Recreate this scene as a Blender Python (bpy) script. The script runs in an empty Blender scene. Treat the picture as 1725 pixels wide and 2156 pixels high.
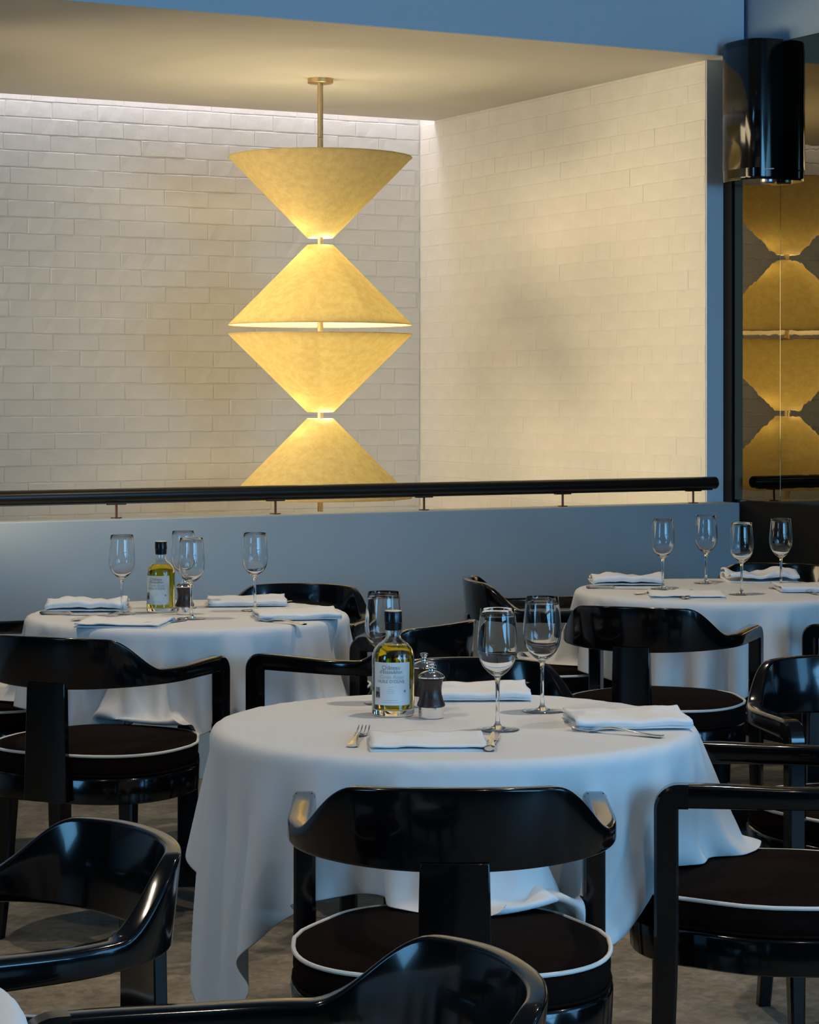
import bpy, bmesh, math, random
import numpy as np
from mathutils import Vector, Matrix, noise as mnoise

random.seed(7)
np.random.seed(7)
C = bpy.context.scene.collection
PI = math.pi

# ------------------------------------------------------------------ camera, world, light, exposure
EYE = 1.38
F = 4820.0          # focal length in pixels of the 1725 x 2156 frame
HV = 835.0          # row of the eye level
cam_d = bpy.data.cameras.new('camera')
cam = bpy.data.objects.new('camera', cam_d)
C.objects.link(cam)
cam.location = (0, 0, EYE)
cam.rotation_euler = (PI / 2, 0, 0)
cam_d.sensor_fit = 'VERTICAL'
cam_d.sensor_height = 24.0
cam_d.lens = 24.0 * F / 2156.0
cam_d.shift_y = (HV - 1078.0) / 2156.0
cam_d.clip_start = 0.05
cam_d.clip_end = 100
bpy.context.scene.camera = cam

A1 = Vector((0.8845, 0.4665, 0))        # along the parapet
A2 = Vector((-0.4665, 0.8845, 0))       # away from the viewer, square to it
ANG = math.atan2(0.4665, 0.8845)


def W(n, d, z=0.0):
    return Vector((n * A1.x + d * A2.x, n * A1.y + d * A2.y, z))


world = bpy.data.worlds.new('world')
bpy.context.scene.world = world
world.use_nodes = True
bg = world.node_tree.nodes['Background']
bg.inputs[0].default_value = (0.30, 0.42, 0.60, 1)
bg.inputs[1].default_value = 0.12

vs = bpy.context.scene.view_settings
bpy.context.scene.display_settings.display_device = 'sRGB'
vs.view_transform = 'Standard'
vs.look = 'None'
vs.exposure = 0.0
vs.gamma = 1.0
vs.use_curve_mapping = False
cy = bpy.context.scene.cycles
cy.max_bounces = 12
cy.transmission_bounces = 10
cy.transparent_max_bounces = 12
cy.glossy_bounces = 5
cy.diffuse_bounces = 4
cy.caustics_reflective = False
cy.caustics_refractive = True
cy.sample_clamp_indirect = 4.0


def area(name, n, d, z, look, sx, sy, power, col):
    l = bpy.data.lights.new(name, 'AREA')
    l.shape = 'RECTANGLE'
    l.size = sx
    l.size_y = sy
    l.energy = power
    l.color = col
    o = bpy.data.objects.new(name, l)
    C.objects.link(o)
    o.location = W(n, d, z)
    o.rotation_euler = Vector(look).to_track_quat('-Z', 'Z').to_euler()
    return o


BLUE = (0.20, 0.57, 1.0)
# daylight: a wide window at the right of the wall behind the viewer, one in the right wall, a small one at the left
area('window_daylight', 3.6, -3.03, 1.95, A2, 3.0, 2.0, 255, BLUE)
area('window_daylight', 5.55, -0.3, 1.85, -A1, 2.4, 2.0, 70, BLUE)
area('window_daylight', -5.9, 2.0, 2.2, A1, 2.0, 1.4, 75, BLUE)
# cool LED strip in the slot above the brick wall
area('slot_led', 3.0, 10.205, 3.02, (0, 0, -1), 0.1, 5.0, 15, (0.94, 0.88, 0.98)).rotation_euler = (0, 0, ANG - PI / 2)


# added unseen warm fills brightening the stairwell walls, left of the frame and below
for d_, look_, p_ in ((7.98, A1 + 0.12 * A2, 18), (9.84, A1 - 0.30 * A2, 16)):
    o = area('stairwell_fill', 2.1, d_, 1.7, look_, 0.8, 1.8, p_, (1.0, 0.79, 0.47))
    o.data.spread = math.radians(95)
area('stairwell_fill', 2.4, 9.0, -1.6, A1 * 0.75 + Vector((0, 0, 1)), 2.0, 1.6, 12, (1.0, 0.80, 0.50))
area('stairwell_fill', 4.0, 9.0, -0.3, A1 * 0.62 + Vector((0, 0, 1)), 0.9, 0.9, 3.5, (1.0, 0.80, 0.50))  # added below the parapet to soften the lamp's shadow on the right bricks


# ------------------------------------------------------------------ materials
def mat(name, col=(0.8, 0.8, 0.8), rough=0.5, metal=0.0, spec=0.5, **k):
    m = bpy.data.materials.new(name)
    m.use_nodes = True
    b = m.node_tree.nodes['Principled BSDF']
    b.inputs['Base Color'].default_value = (*col, 1)
    b.inputs['Roughness'].default_value = rough
    b.inputs['Metallic'].default_value = metal
    b.inputs['Specular IOR Level'].default_value = spec
    for kk, v in k.items():
        b.inputs[kk.replace('_', ' ')].default_value = v
    return m


def nodes(m):
    nt = m.node_tree
    return nt, nt.nodes, nt.links, nt.nodes['Principled BSDF']


def add_noise(m, c1, c2, scale, detail=6, lo=0.35, hi=0.65, bump=0.0, bscale=None, bdist=0.01, coord='Object'):
    nt, N, L, b = nodes(m)
    tc = N.new('ShaderNodeTexCoord')
    no = N.new('ShaderNodeTexNoise')
    no.inputs['Scale'].default_value = scale
    no.inputs['Detail'].default_value = detail
    L.new(tc.outputs[coord], no.inputs['Vector'])
    r = N.new('ShaderNodeValToRGB')
    r.color_ramp.elements[0].position = lo
    r.color_ramp.elements[1].position = hi
    r.color_ramp.elements[0].color = (*c1, 1)
    r.color_ramp.elements[1].color = (*c2, 1)
    L.new(no.outputs['Fac'], r.inputs['Fac'])
    L.new(r.outputs['Color'], b.inputs['Base Color'])
    if bump:
        n2 = N.new('ShaderNodeTexNoise')
        n2.inputs['Scale'].default_value = bscale or scale
        n2.inputs['Detail'].default_value = 8
        L.new(tc.outputs[coord], n2.inputs['Vector'])
        bp = N.new('ShaderNodeBump')
        bp.inputs['Strength'].default_value = bump
        bp.inputs['Distance'].default_value = bdist
        L.new(n2.outputs['Fac'], bp.inputs['Height'])
        L.new(bp.outputs['Normal'], b.inputs['Normal'])
    return m


M = {}
M['brick'] = add_noise(mat('painted_brick', rough=0.6), (0.67, 0.655, 0.62), (0.72, 0.705, 0.675), 9, bump=0.7, bscale=20, bdist=0.004)
M['mortar'] = add_noise(mat('painted_mortar', rough=0.65), (0.66, 0.645, 0.61), (0.71, 0.695, 0.665), 14, bump=0.6, bscale=22, bdist=0.005)
M['plaster'] = add_noise(mat('ceiling_plaster', rough=0.7), (0.58, 0.565, 0.52), (0.61, 0.595, 0.55), 2)
M['bluewall'] = add_noise(mat('painted_wall', rough=0.55), (0.42, 0.48, 0.51), (0.45, 0.51, 0.54), 3, bump=0.05, bscale=60, bdist=0.002)
M['beam'] = add_noise(mat('painted_header', rough=0.6), (0.76, 0.84, 0.90), (0.79, 0.87, 0.93), 2)
M['upper'] = mat('painted_upper_wall', (0.28, 0.41, 0.56), 0.6)
M['room'] = mat('room_wall_paint', (0.60, 0.58, 0.55), 0.7)
M['roomceil'] = mat('room_ceiling_paint', (0.32, 0.31, 0.30), 0.7)
M['roomdark'] = mat('dark_room_wall', (0.05, 0.045, 0.04), 0.8)
M['darkpanel'] = add_noise(mat('dark_panelling', rough=0.55, spec=0.08), (0.003, 0.003, 0.0035), (0.006, 0.006, 0.0065), 5)
M['blackframe'] = mat('black_frame', (0.006, 0.006, 0.008), 0.6, spec=0.15)
M['lacquer'] = mat('black_lacquer', (0.002, 0.002, 0.0025), 0.14, spec=0.32, Coat_Weight=0.3, Coat_Roughness=0.06)
M['seat'] = add_noise(mat('dark_brown_upholstery', rough=0.85, spec=0.04), (0.0075, 0.0040, 0.0030), (0.010, 0.0058, 0.0042), 40, bump=0.1, bscale=300, bdist=0.001)
M['piping'] = mat('cream_piping', (0.75, 0.73, 0.68), 0.6)
M['rail'] = mat('dark_handrail', (0.010, 0.008, 0.007), 0.3)
M['bronze'] = mat('bronze_metal', (0.10, 0.045, 0.03), 0.35, 0.9)
M['brass'] = mat('brushed_brass', (0.50, 0.36, 0.18), 0.38, 1.0)
M['steel'] = mat('polished_steel', (0.80, 0.78, 0.76), 0.14, 1.0)
M['speaker'] = mat('gloss_black_speaker', (0.002, 0.003, 0.004), 0.14, spec=0.35, Coat_Weight=0.25, Coat_Roughness=0.06)
M['silver'] = mat('silver_badge', (0.45, 0.45, 0.47), 0.3, 1.0)
M['cap'] = mat('black_cap', (0.006, 0.008, 0.010), 0.25)
M['captop'] = mat('cream_cap_top', (0.75, 0.68, 0.50), 0.5)
M['label'] = add_noise(mat('paper_label', rough=0.6), (0.70, 0.74, 0.74), (0.76, 0.79, 0.79), 30)
M['ink'] = mat('grey_ink', (0.16, 0.18, 0.18), 0.6)
M['inklight'] = mat('light_grey_ink', (0.42, 0.46, 0.46), 0.6)
M['photoink'] = add_noise(mat('portrait_print', rough=0.6), (0.03, 0.025, 0.03), (0.30, 0.26, 0.25), 90, detail=2, lo=0.45, hi=0.6)
M['wood'] = add_noise(mat('dark_walnut', rough=0.35), (0.022, 0.010, 0.006), (0.05, 0.024, 0.014), 60)
M['chrome'] = mat('chrome', (0.85, 0.84, 0.83), 0.08, 1.0)
M['ledge'] = mat('white_ledge', (0.6, 0.6, 0.6), 0.6)

# tablecloth linen: fine weave bump
m = M['cloth'] = mat('white_tablecloth', (0.82, 0.82, 0.81), 0.85, spec=0.2)
nt, N, L, b = nodes(m)
tc = N.new('ShaderNodeTexCoord')
no = N.new('ShaderNodeTexNoise')
no.inputs['Scale'].default_value = 420
L.new(tc.outputs['Object'], no.inputs['Vector'])
bp = N.new('ShaderNodeBump')
bp.inputs['Strength'].default_value = 0.15
bp.inputs['Distance'].default_value = 0.001
L.new(no.outputs['Fac'], bp.inputs['Height'])
L.new(bp.outputs['Normal'], b.inputs['Normal'])
tr = N.new('ShaderNodeBsdfTranslucent')
tr.inputs['Color'].default_value = (0.7, 0.7, 0.7, 1)
mx = N.new('ShaderNodeMixShader')
mx.inputs[0].default_value = 0.12
L.new(b.outputs[0], mx.inputs[1])
L.new(tr.outputs[0], mx.inputs[2])
L.new(mx.outputs[0], N['Material Output'].inputs['Surface'])
M['napkin'] = mat('white_napkin', (0.82, 0.82, 0.82), 0.9, spec=0.15)

# lamp paper: lets the bulb's light through; amber outside, a paler lining inside
def paper(name, base, c1, c2, fac):
    m = mat(name, base, 0.8, spec=0.2)
    nt, N, L, b = nodes(m)
    tc = N.new('ShaderNodeTexCoord')
    no = N.new('ShaderNodeTexNoise')
    no.inputs['Scale'].default_value = 30
    no.inputs['Detail'].default_value = 9
    no.inputs['Roughness'].default_value = 0.72
    L.new(tc.outputs['Object'], no.inputs['Vector'])
    r = N.new('ShaderNodeValToRGB')
    r.color_ramp.elements[0].position = 0.38
    r.color_ramp.elements[1].position = 0.62
    r.color_ramp.elements[0].color = (*c1, 1)
    r.color_ramp.elements[1].color = (*c2, 1)
    L.new(no.outputs['Fac'], r.inputs['Fac'])
    tr = N.new('ShaderNodeBsdfTranslucent')
    L.new(r.outputs['Color'], tr.inputs['Color'])
    mx = N.new('ShaderNodeMixShader')
    mx.inputs[0].default_value = fac
    L.new(b.outputs[0], mx.inputs[1])
    L.new(tr.outputs[0], mx.inputs[2])
    L.new(mx.outputs[0], N['Material Output'].inputs['Surface'])
    return m


M['paper'] = paper('lamp_paper', (0.54, 0.45, 0.31), (0.84, 0.70, 0.30), (1.0, 0.93, 0.50), 0.55)
M['lining'] = paper('lamp_lining', (0.88, 0.84, 0.74), (0.90, 0.80, 0.52), (0.98, 0.92, 0.66), 0.42)

# floor: grey-brown terrazzo
m = M['floor'] = mat('stone_floor', rough=0.6, spec=0.3)
nt, N, L, b = nodes(m)
tc = N.new('ShaderNodeTexCoord')
vo = N.new('ShaderNodeTexVoronoi')
vo.inputs['Scale'].default_value = 55
no = N.new('ShaderNodeTexNoise')
no.inputs['Scale'].default_value = 6
no.inputs['Detail'].default_value = 10
no.inputs['Roughness'].default_value = 0.7
L.new(tc.outputs['Object'], vo.inputs['Vector'])
L.new(tc.outputs['Object'], no.inputs['Vector'])
r1 = N.new('ShaderNodeValToRGB')
r1.color_ramp.elements[0].color = (0.20, 0.172, 0.132, 1)
r1.color_ramp.elements[1].color = (0.33, 0.29, 0.23, 1)
L.new(vo.outputs['Color'], r1.inputs['Fac'])
r2 = N.new('ShaderNodeValToRGB')
r2.color_ramp.elements[0].position = 0.35
r2.color_ramp.elements[1].position = 0.65
r2.color_ramp.elements[0].color = (0.55, 0.55, 0.53, 1)
r2.color_ramp.elements[1].color = (1.15, 1.15, 1.15, 1)
L.new(no.outputs['Fac'], r2.inputs['Fac'])
mu = N.new('ShaderNodeMixRGB')
mu.blend_type = 'MULTIPLY'
mu.inputs[0].default_value = 1
L.new(r1.outputs['Color'], mu.inputs[1])
L.new(r2.outputs['Color'], mu.inputs[2])
L.new(mu.outputs[0], b.inputs['Base Color'])

# bronze-tinted mirror, a little wavy
m = M['mirror'] = mat('tinted_mirror', (0.215, 0.18, 0.115), 0.012, 1.0)
nt, N, L, b = nodes(m)
tc = N.new('ShaderNodeTexCoord')
no = N.new('ShaderNodeTexNoise')
no.inputs['Scale'].default_value = 22
no.inputs['Detail'].default_value = 1
L.new(tc.outputs['Object'], no.inputs['Vector'])
bp = N.new('ShaderNodeBump')
bp.inputs['Strength'].default_value = 0.05
bp.inputs['Distance'].default_value = 0.002
L.new(no.outputs['Fac'], bp.inputs['Height'])
L.new(bp.outputs['Normal'], b.inputs['Normal'])


def glassmat(name, col, ior, rough=0.0):
    return mat(name, col, rough, Transmission_Weight=1.0, IOR=ior)


M['glass'] = glassmat('clear_glass', (0.985, 0.99, 0.99), 1.42)
M['bottleglass'] = glassmat('bottle_glass', (0.94, 0.96, 0.93), 1.48)
M['oil'] = glassmat('olive_oil', (0.82, 0.62, 0.004), 1.40)
m = M['bulb'] = mat('lit_bulb', (1, 0.9, 0.7), 0.5)
m.node_tree.nodes['Principled BSDF'].inputs['Emission Color'].default_value = (1, 0.82, 0.5, 1)
m.node_tree.nodes['Principled BSDF'].inputs['Emission Strength'].default_value = 6
m = M['downlight'] = mat('downlight_lens', (1, 0.9, 0.75), 0.5)
m.node_tree.nodes['Principled BSDF'].inputs['Emission Color'].default_value = (1, 0.86, 0.65, 1)
m.node_tree.nodes['Principled BSDF'].inputs['Emission Strength'].default_value = 12


# ------------------------------------------------------------------ helpers
def link(o, parent=None):
    C.objects.link(o)
    if parent is not None:
        o.parent = parent
    return o


def tag(o, label=None, cat=None, group=None, kind=None):
    for k, v in (('label', label), ('category', cat), ('group', group), ('kind', kind)):
        if v:
            o[k] = v
    return o


def empty(name, loc, rz=0.0, label=None, cat=None, group=None):
    o = bpy.data.objects.new(name, None)
    C.objects.link(o)
    o.location = loc
    o.rotation_euler = (0, 0, rz)
    o.empty_display_size = 0.05
    return tag(o, label, cat, group)


class MB:
    """collects verts and faces for one mesh"""
    def __init__(s):
        s.v = []
        s.f = []

    def box(s, x0, x1, y0, y1, z0, z1, fn=None):
        b = len(s.v)
        pts = [(x0, y0, z0), (x1, y0, z0), (x1, y1, z0), (x0, y1, z0), (x0, y0, z1), (x1, y0, z1), (x1, y1, z1), (x0, y1, z1)]
        if fn:
            pts = [tuple(fn(*p)) for p in pts]
        s.v += pts
        s.f += [tuple(b + i for i in q) for q in ((0, 3, 2, 1), (4, 5, 6, 7), (0, 1, 5, 4), (1, 2, 6, 5), (2, 3, 7, 6), (3, 0, 4, 7))]
        return s

    def lathe(s, prof, seg=32, close=False, cx=0, cy_=0, cz=0):
        b = len(s.v)
        n = len(prof)
        for r_, z in prof:
            for k in range(seg):
                a = 2 * PI * k / seg
                s.v.append((cx + r_ * math.cos(a), cy_ + r_ * math.sin(a), cz + z))
        rng = n if close else n - 1
        for i in range(rng):
            j = (i + 1) % n
            for k in range(seg):
                k2 = (k + 1) % seg
                s.f.append((b + i * seg + k, b + i * seg + k2, b + j * seg + k2, b + j * seg + k))
        if not close:
            if prof[0][0] > 1e-5:
                s.f.append(tuple(b + k for k in reversed(range(seg))))
            if prof[-1][0] > 1e-5:
                s.f.append(tuple(b + (n - 1) * seg + k for k in range(seg)))
        return s

    def rings(s, rings, cap=True, loop=False):
        """rings: list of equally long closed loops of points"""
        b = len(s.v)
        m_ = len(rings[0])
        for r_ in rings:
            s.v += [tuple(p) for p in r_]
        nr = len(rings)
        for i in range(nr if loop else nr - 1):
            j = (i + 1) % nr
            for k in range(m_):
                k2 = (k + 1) % m_
                s.f.append((b + i * m_ + k, b + i * m_ + k2, b + j * m_ + k2, b + j * m_ + k))
        if cap and not loop:
            s.f.append(tuple(b + k for k in reversed(range(m_))))
            s.f.append(tuple(b + (nr - 1) * m_ + k for k in range(m_)))
        return s

    def tube(s, pts, rad, seg=8, loop=False):
        P = [Vector(p) for p in pts]
        n = len(P)
        rr = []
        prev = None
        for i in range(n):
            if loop:
                t = P[(i + 1) % n] - P[i - 1]
            else:
                t = P[min(i + 1, n - 1)] - P[max(i - 1, 0)]
            t.normalize()
            up = Vector((0, 0, 1)) if abs(t.z) < 0.9 else Vector((1, 0, 0))
            if prev is not None and not loop:
                up = prev
            x = t.cross(up).normalized()
            y = x.cross(t).normalized()
            prev = y
            r_ = rad[i] if isinstance(rad, (list, tuple)) else rad
            rr.append([P[i] + r_ * (math.cos(2 * PI * k / seg) * x + math.sin(2 * PI * k / seg) * y) for k in range(seg)])
        return s.rings(rr, cap=True, loop=loop)

    def mesh(s, name, material, smooth=True, angle=40):
        me = bpy.data.meshes.new(name)
        me.from_pydata(s.v, [], s.f)
        me.update()
        bm = bmesh.new()
        bm.from_mesh(me)
        bmesh.ops.remove_doubles(bm, verts=bm.verts, dist=1e-6)
        bmesh.ops.recalc_face_normals(bm, faces=bm.faces)
        bm.to_mesh(me)
        bm.free()
        if material:
            me.materials.append(material)
        if smooth:
            me.polygons.foreach_set('use_smooth', [True] * len(me.polygons))
            try:
                me.set_sharp_from_angle(angle=math.radians(angle))
            except Exception:
                pass
        return me

    def build(s, name, material, parent=None, smooth=True, loc=None, bevel=0.0, angle=40):
        o = bpy.data.objects.new(name, s.mesh(name, material, smooth, angle))
        link(o, parent)
        if loc is not None:
            o.location = loc
        if bevel:
            md = o.modifiers.new('bevel', 'BEVEL')
            md.width = bevel
            md.segments = 2
            md.limit_method = 'ANGLE'
            md.angle_limit = math.radians(35)
        return o


def rbox(name, n0, n1, d0, d1, z0, z1, material, parent=None, bevel=0.0, kind='structure'):
    o = MB().box(n0, n1, d0, d1, z0, z1, fn=lambda n, d, z: W(n, d, z)).build(name, material, parent, smooth=False, bevel=bevel)
    if kind and parent is None:
        o['kind'] = kind
    return o


def copy_tree(o, parent=None):
    c = o.copy()
    C.objects.link(c)
    c.parent = parent
    for ch in list(o.children):
        copy_tree(ch, c)
    return c


TZ = 0.75


def on_table(u, v, z=TZ):
    """point of the plane z seen at pixel (u, v)"""
    Y = (EYE - z) * F / (v - HV)
    return Vector(((u - 862.5) / F * Y, Y, z))


# ------------------------------------------------------------------ room shell
NM = 5.56                                   # plane of the mirror wall
PD0, PD1 = 7.647, 7.776                     # parapet front and back
o = rbox('floor', -6.0, 5.9, -3.2, 7.70, -0.15, 0.0, M['floor'])
rbox('floor_stairwell', 0.5, 5.9, 7.70, 10.5, -3.1, -3.0, M['roomdark'])
rbox('ceiling', -6.0, 5.9, -3.2, 7.70, 3.40, 3.5, M['roomceil'])
rbox('wall_back', -6.0, 5.9, -3.3, -3.15, 0, 3.4, M['roomdark'])
rbox('wall_left', -6.15, -6.0, -3.2, 7.7, 0, 3.4, M['roomdark'])
rbox('wall_right', 5.601, 5.8, -3.2, 7.70, 0, 3.4, M['upper'])
rbox('wall_parapet', -6.0, NM, PD0, PD1, 0, 0.946, M['bluewall'], bevel=0.004)
rbox('wall_stairwell_lower', -6.0, 5.483, PD0 + 0.02, PD1, -3.0, 0.0, M['roomdark'])
rbox('wall_header', -6.0, 5.581, PD0, PD1, 2.768, 3.4, M['beam'])
rbox('wall_jamb', 5.483 + 0.004, 5.9, PD1, PD1 + 0.02, 0.0, 2.77, M['beam'])
rbox('ceiling_stairwell', 0.5, 5.483, PD0 + 0.006, 10.128, 2.7665, 2.82, M['plaster'])
rbox('ceiling_slot', 0.5, 5.483, 10.128, 10.28, 3.10, 3.15, M['plaster'])
rbox('trim_slot', 0.5, 5.483, 10.108, 10.128, 2.82, 3.10, M['plaster'])
rbox('wall_stairwell_left', 0.35, 0.5, PD1, 10.4, -3.0, 3.15, M['plaster'])

# windows behind the viewer, in front of which the daylight enters
mb = MB()
for k in range(5):
    x = 3.6 - 1.5 + k * 3.0 / 4
    mb.box(x - 0.025, x + 0.025, -3.0, -2.96, 0.92, 2.98, fn=lambda n, d, z: W(n, d, z))
for z in (0.92, 1.6, 2.98):
    mb.box(3.6 - 1.55, 3.6 + 1.55, -3.0, -2.96, z - 0.03, z + 0.03, fn=lambda n, d, z: W(n, d, z))
o = mb.build('window_1', M['blackframe'], smooth=False)
o['kind'] = 'structure'

# ---- brick walls: a mortar bed and single bricks standing proud of it
CH, BL = 0.0775, 0.2275


def brick_mesh(w, seed, rg=1.0):
    """brick face w wide, 65 high, 12 mm proud of its back, uneven painted edges; local x along wall, -y outwards"""
    rnd = random.Random(seed)
    nx = 5 if rg == 1.0 else 6
    hw, hh = w / 2, 0.0385
    out, inn = [], []
    pts = [(-hw + w * i / (nx - 1), -hh) for i in range(nx)] + [(hw - w * i / (nx - 1), hh) for i in range(nx)]
    v, f = [], []
    for x, z in pts:
        v.append((x + (0.002 if x < 0 else -0.002) * 0, 0.012, z))
    for x, z in pts:
        jx = rnd.uniform(-0.0003, 0.0003)
        jz = rnd.uniform(-0.0014 * rg, 0.0002) * (1 if z > 0 else -1)
        v.append((x + jx, 0.0004 + rnd.uniform(0, 0.0004), z + jz))
    for x, z in pts:
        sx = (abs(x) - 0.0045) / abs(x) if abs(x) > 1e-6 else 1
        v.append((x * sx, -0.0007 + rnd.uniform(-0.0003, 0.0003) * rg, z * 0.88 + rnd.uniform(-0.001, 0.001)))
    n = len(pts)
    for a in (0, n):
        for k in range(n):
            k2 = (k + 1) % n
            f.append((a + k, a + k2, a + n + k2, a + n + k))
    for i in range(nx - 1):
        f.append((2 * n + i, 2 * n + i + 1, 3 * n - 2 - i, 3 * n - 1 - i))
    me = bpy.data.meshes.new('brick')
    me.from_pydata(v, [], f)
    me.materials.append(M['brick'])
    bm = bmesh.new()
    bm.from_mesh(me)
    bmesh.ops.recalc_face_normals(bm, faces=bm.faces)
    bm.to_mesh(me)
    bm.free()
    return me


FULL = [brick_mesh(BL - 0.0004, i) for i in range(9)]
HALF = [brick_mesh(BL / 2 - 0.0004, 20 + i) for i in range(4)]
FULL_OLD = [brick_mesh(BL - 0.0004, 40 + i, 2.4) for i in range(14)]
HALF_OLD = [brick_mesh(BL / 2 - 0.0004, 60 + i, 2.4) for i in range(4)]


def brick_wall(wall, origin, along, ang, length, z0, rows, limit, seed, outward, relief=1.0, fromc=-1.0):
    """bricks in a loop; the first `limit` in view order are parts, the rest one stuff part"""
    rnd = random.Random(seed)
    rest = MB()
    count = 0
    for r_ in range(rows):
        z = z0 + (r_ + 0.5) * CH
        header = (r_ % 6 == 3) and relief < 1.3
        bl = BL / 2 if header else BL
        x = -(BL / 2 if r_ % 2 else 0) - (BL / 4 if header else 0) + rnd.uniform(-0.02, 0.02)
        while x < length - 0.01:
            x0, x1 = max(x, 0.0), min(x + bl, length)
            x += bl
            w = x1 - x0
            if w < 0.03:
                continue
            c = (x0 + x1) / 2
            full = w > BL * 0.7
            me = rnd.choice((FULL if full else HALF) if relief < 1.3 else (FULL_OLD if full else HALF_OLD))
            base = BL if full else BL / 2
            p = origin + along * c + outward * rnd.uniform(-0.0007, 0.0008)
            if count < limit and c > fromc:
                o = bpy.data.objects.new('brick', me)
                link(o, wall)
                o.location = (p.x, p.y, z + rnd.uniform(-0.0012, 0.0012))
                o.rotation_euler = (rnd.uniform(-0.008, 0.008), rnd.uniform(-0.004, 0.004) , ang + rnd.uniform(-0.004, 0.004))
                o.scale = (w / base, relief, 1)
                count += 1
            else:
                mw = Matrix.Translation((p.x, p.y, z)) @ Matrix.Rotation(ang, 4, 'Z') @ Matrix.Diagonal((w / base, relief, 1, 1))
                b0 = len(rest.v)
                rest.v += [tuple(mw @ v.co) for v in me.vertices]
                rest.f += [tuple(b0 + i for i in pl.vertices) for pl in me.polygons]
    if rest.v:
        o = rest.build('brick', M['brick'], wall, smooth=False)
        o['kind'] = 'stuff'
    return count


wall_b = rbox('wall_brick_back', 0.35, 5.60, 10.2822, 10.45, -3.0, 3.15, M['mortar'])
wall_r = rbox('wall_brick_right', 5.4840, 5.65, PD1 + 0.005, 10.285, -3.0, 3.15, M['mortar'])
# back wall runs leftwards from the corner; -y of the brick must look along -A2
n1 = brick_wall(wall_b, W(1.60, 10.28), A1, ANG, 5.48 - 1.60, 0.745, 27, 299, 3, -A2, 1.6, 5.48 - 1.60 - 2.50)
# right wall: outward is -A1, along from the near edge to the corner
n2 = brick_wall(wall_r, W(5.483, 10.275), -A2, ANG - PI / 2, 10.275 - PD1 - 0.006, 0.82, 25, 299, 5, -A1)
print('bricks', n1, n2)

# ---- mirror wall with panes, black frame, dark panel
mw_ = empty('mirror_wall', W(NM + 0.01, 6.0, 0.955), 0, 'bronze tinted mirror of upright panes above the dark dado', 'mirror')


def mbox(name, n0, n1, d0, d1, z0, z1, material, parent, bevel=0.0):
    inv = Matrix.Translation(-parent.location)
    o = MB().box(n0, n1, d0, d1, z0, z1, fn=lambda n, d, z: inv @ W(n, d, z)).build(name, material, parent, smooth=False, bevel=bevel)
    return o


mbox('backing', NM + 0.026, 5.60, 2.9, 7.70, 0.955, 2.80, M['blackframe'], mw_)
d = 7.398
edges = [7.716]
while d > 3.0:
    edges.append(d)
    d -= 0.318
for a_, b_ in zip(edges[:-1], edges[1:]):
    mbox('mirror_pane', NM + 0.018, NM + 0.023, b_ + 0.0008, a_ - 0.0008, 0.957, 2.796, M['mirror'], mw_, bevel=0.0006)
mbox('frame_post', 5.569, 5.60, 7.717, PD1 - 0.001, 0.94, 2.769, M['blackframe'], mw_, bevel=0.002)
rbox('trim_dado', 5.562, 5.60, -3.1, PD0 - 0.001, 0.0, 0.953, M['darkpanel'])
# ------------------------------------------------------------------ handrail on the parapet
RD = 7.711
RZ = 1.027


def n_at(u, d):
    a = (u - 862.5) / F
    return (0.4665 * d + a * 0.8845 * d) / (0.8845 - 0.4665 * a)


rail = empty('handrail', W(4.0, RD, 0.946), ANG, 'dark round handrail on short bronze posts along the top of the low blue wall', 'handrail')
ne = n_at(1510, RD)
pts = [(-5.5 - 4.0, 0, RZ - 0.946)]
x = -5.4
while x < ne - 0.02:
    pts.append((x - 4.0, 0, RZ - 0.946))
    x += 0.5
rads = [0.0255] * len(pts)
for q, rr in ((0.012, 0.0255), (0.006, 0.0235), (0.002, 0.019), (0.0, 0.012)):
    pts.append((ne - q - 4.0, 0, RZ - 0.946))
    rads.append(rr)
MB().tube(pts, rads, 24).build('rail', M['rail'], rail)
MB().box(-9.4, ne - 4.0 - 0.03, -0.012, 0.012, 0.052, 0.057).build('rail_strip', M['bronze'], rail, smooth=False)
post_n = [n_at(u, RD) for u in (245, 580, 893, 1185, 1460)]
step = post_n[1] - post_n[0]
for pn in [post_n[0] - 2 * step, post_n[0] - step] + post_n:
    po = MB().lathe([(0.0045, 0.0), (0.0045, 0.052)], 10).build('post', M['bronze'], rail)
    po.location = (pn - 4.0, 0, 0)
    fl = MB().lathe([(0.020, 0.0005), (0.020, 0.0035), (0.006, 0.0045)], 20).build('foot_plate', M['bronze'], po)
    sd = MB().box(-0.034, 0.034, -0.011, 0.011, 0.048, 0.053).build('saddle', M['bronze'], po, smooth=False)

# ------------------------------------------------------------------ pendant lamp of paper cones
LN, LD = 4.316, 9.018
lp = W(LN, LD)


def lamp_z(v):
    return EYE + (HV - v) / F * lp.y


ln, ld = LN, LD
lamp = empty('pendant_lamp', (lp.x, lp.y, 2.77), 0, 'tall brass pendant lamp of stacked cream paper cones before the white brick corner', 'lamp')
mb = MB()
mb.lathe([(0.056, 0.0), (0.056, -0.022), (0.053, -0.0245), (0.012, -0.0245)], 40)
mb.build('ceiling_plate', M['brass'], lamp)
# stem in pieces with hairline joints
zb = lamp_z(1077) - 2.77
zj = lamp_z(290) - 2.77
MB().lathe([(0.0125, -0.02), (0.0125, zj + 0.001)], 20).build('stem', M['brass'], lamp)
MB().lathe([(0.0125, zj - 0.001), (0.0125, zb)], 20).build('stem', M['brass'], lamp)


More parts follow.
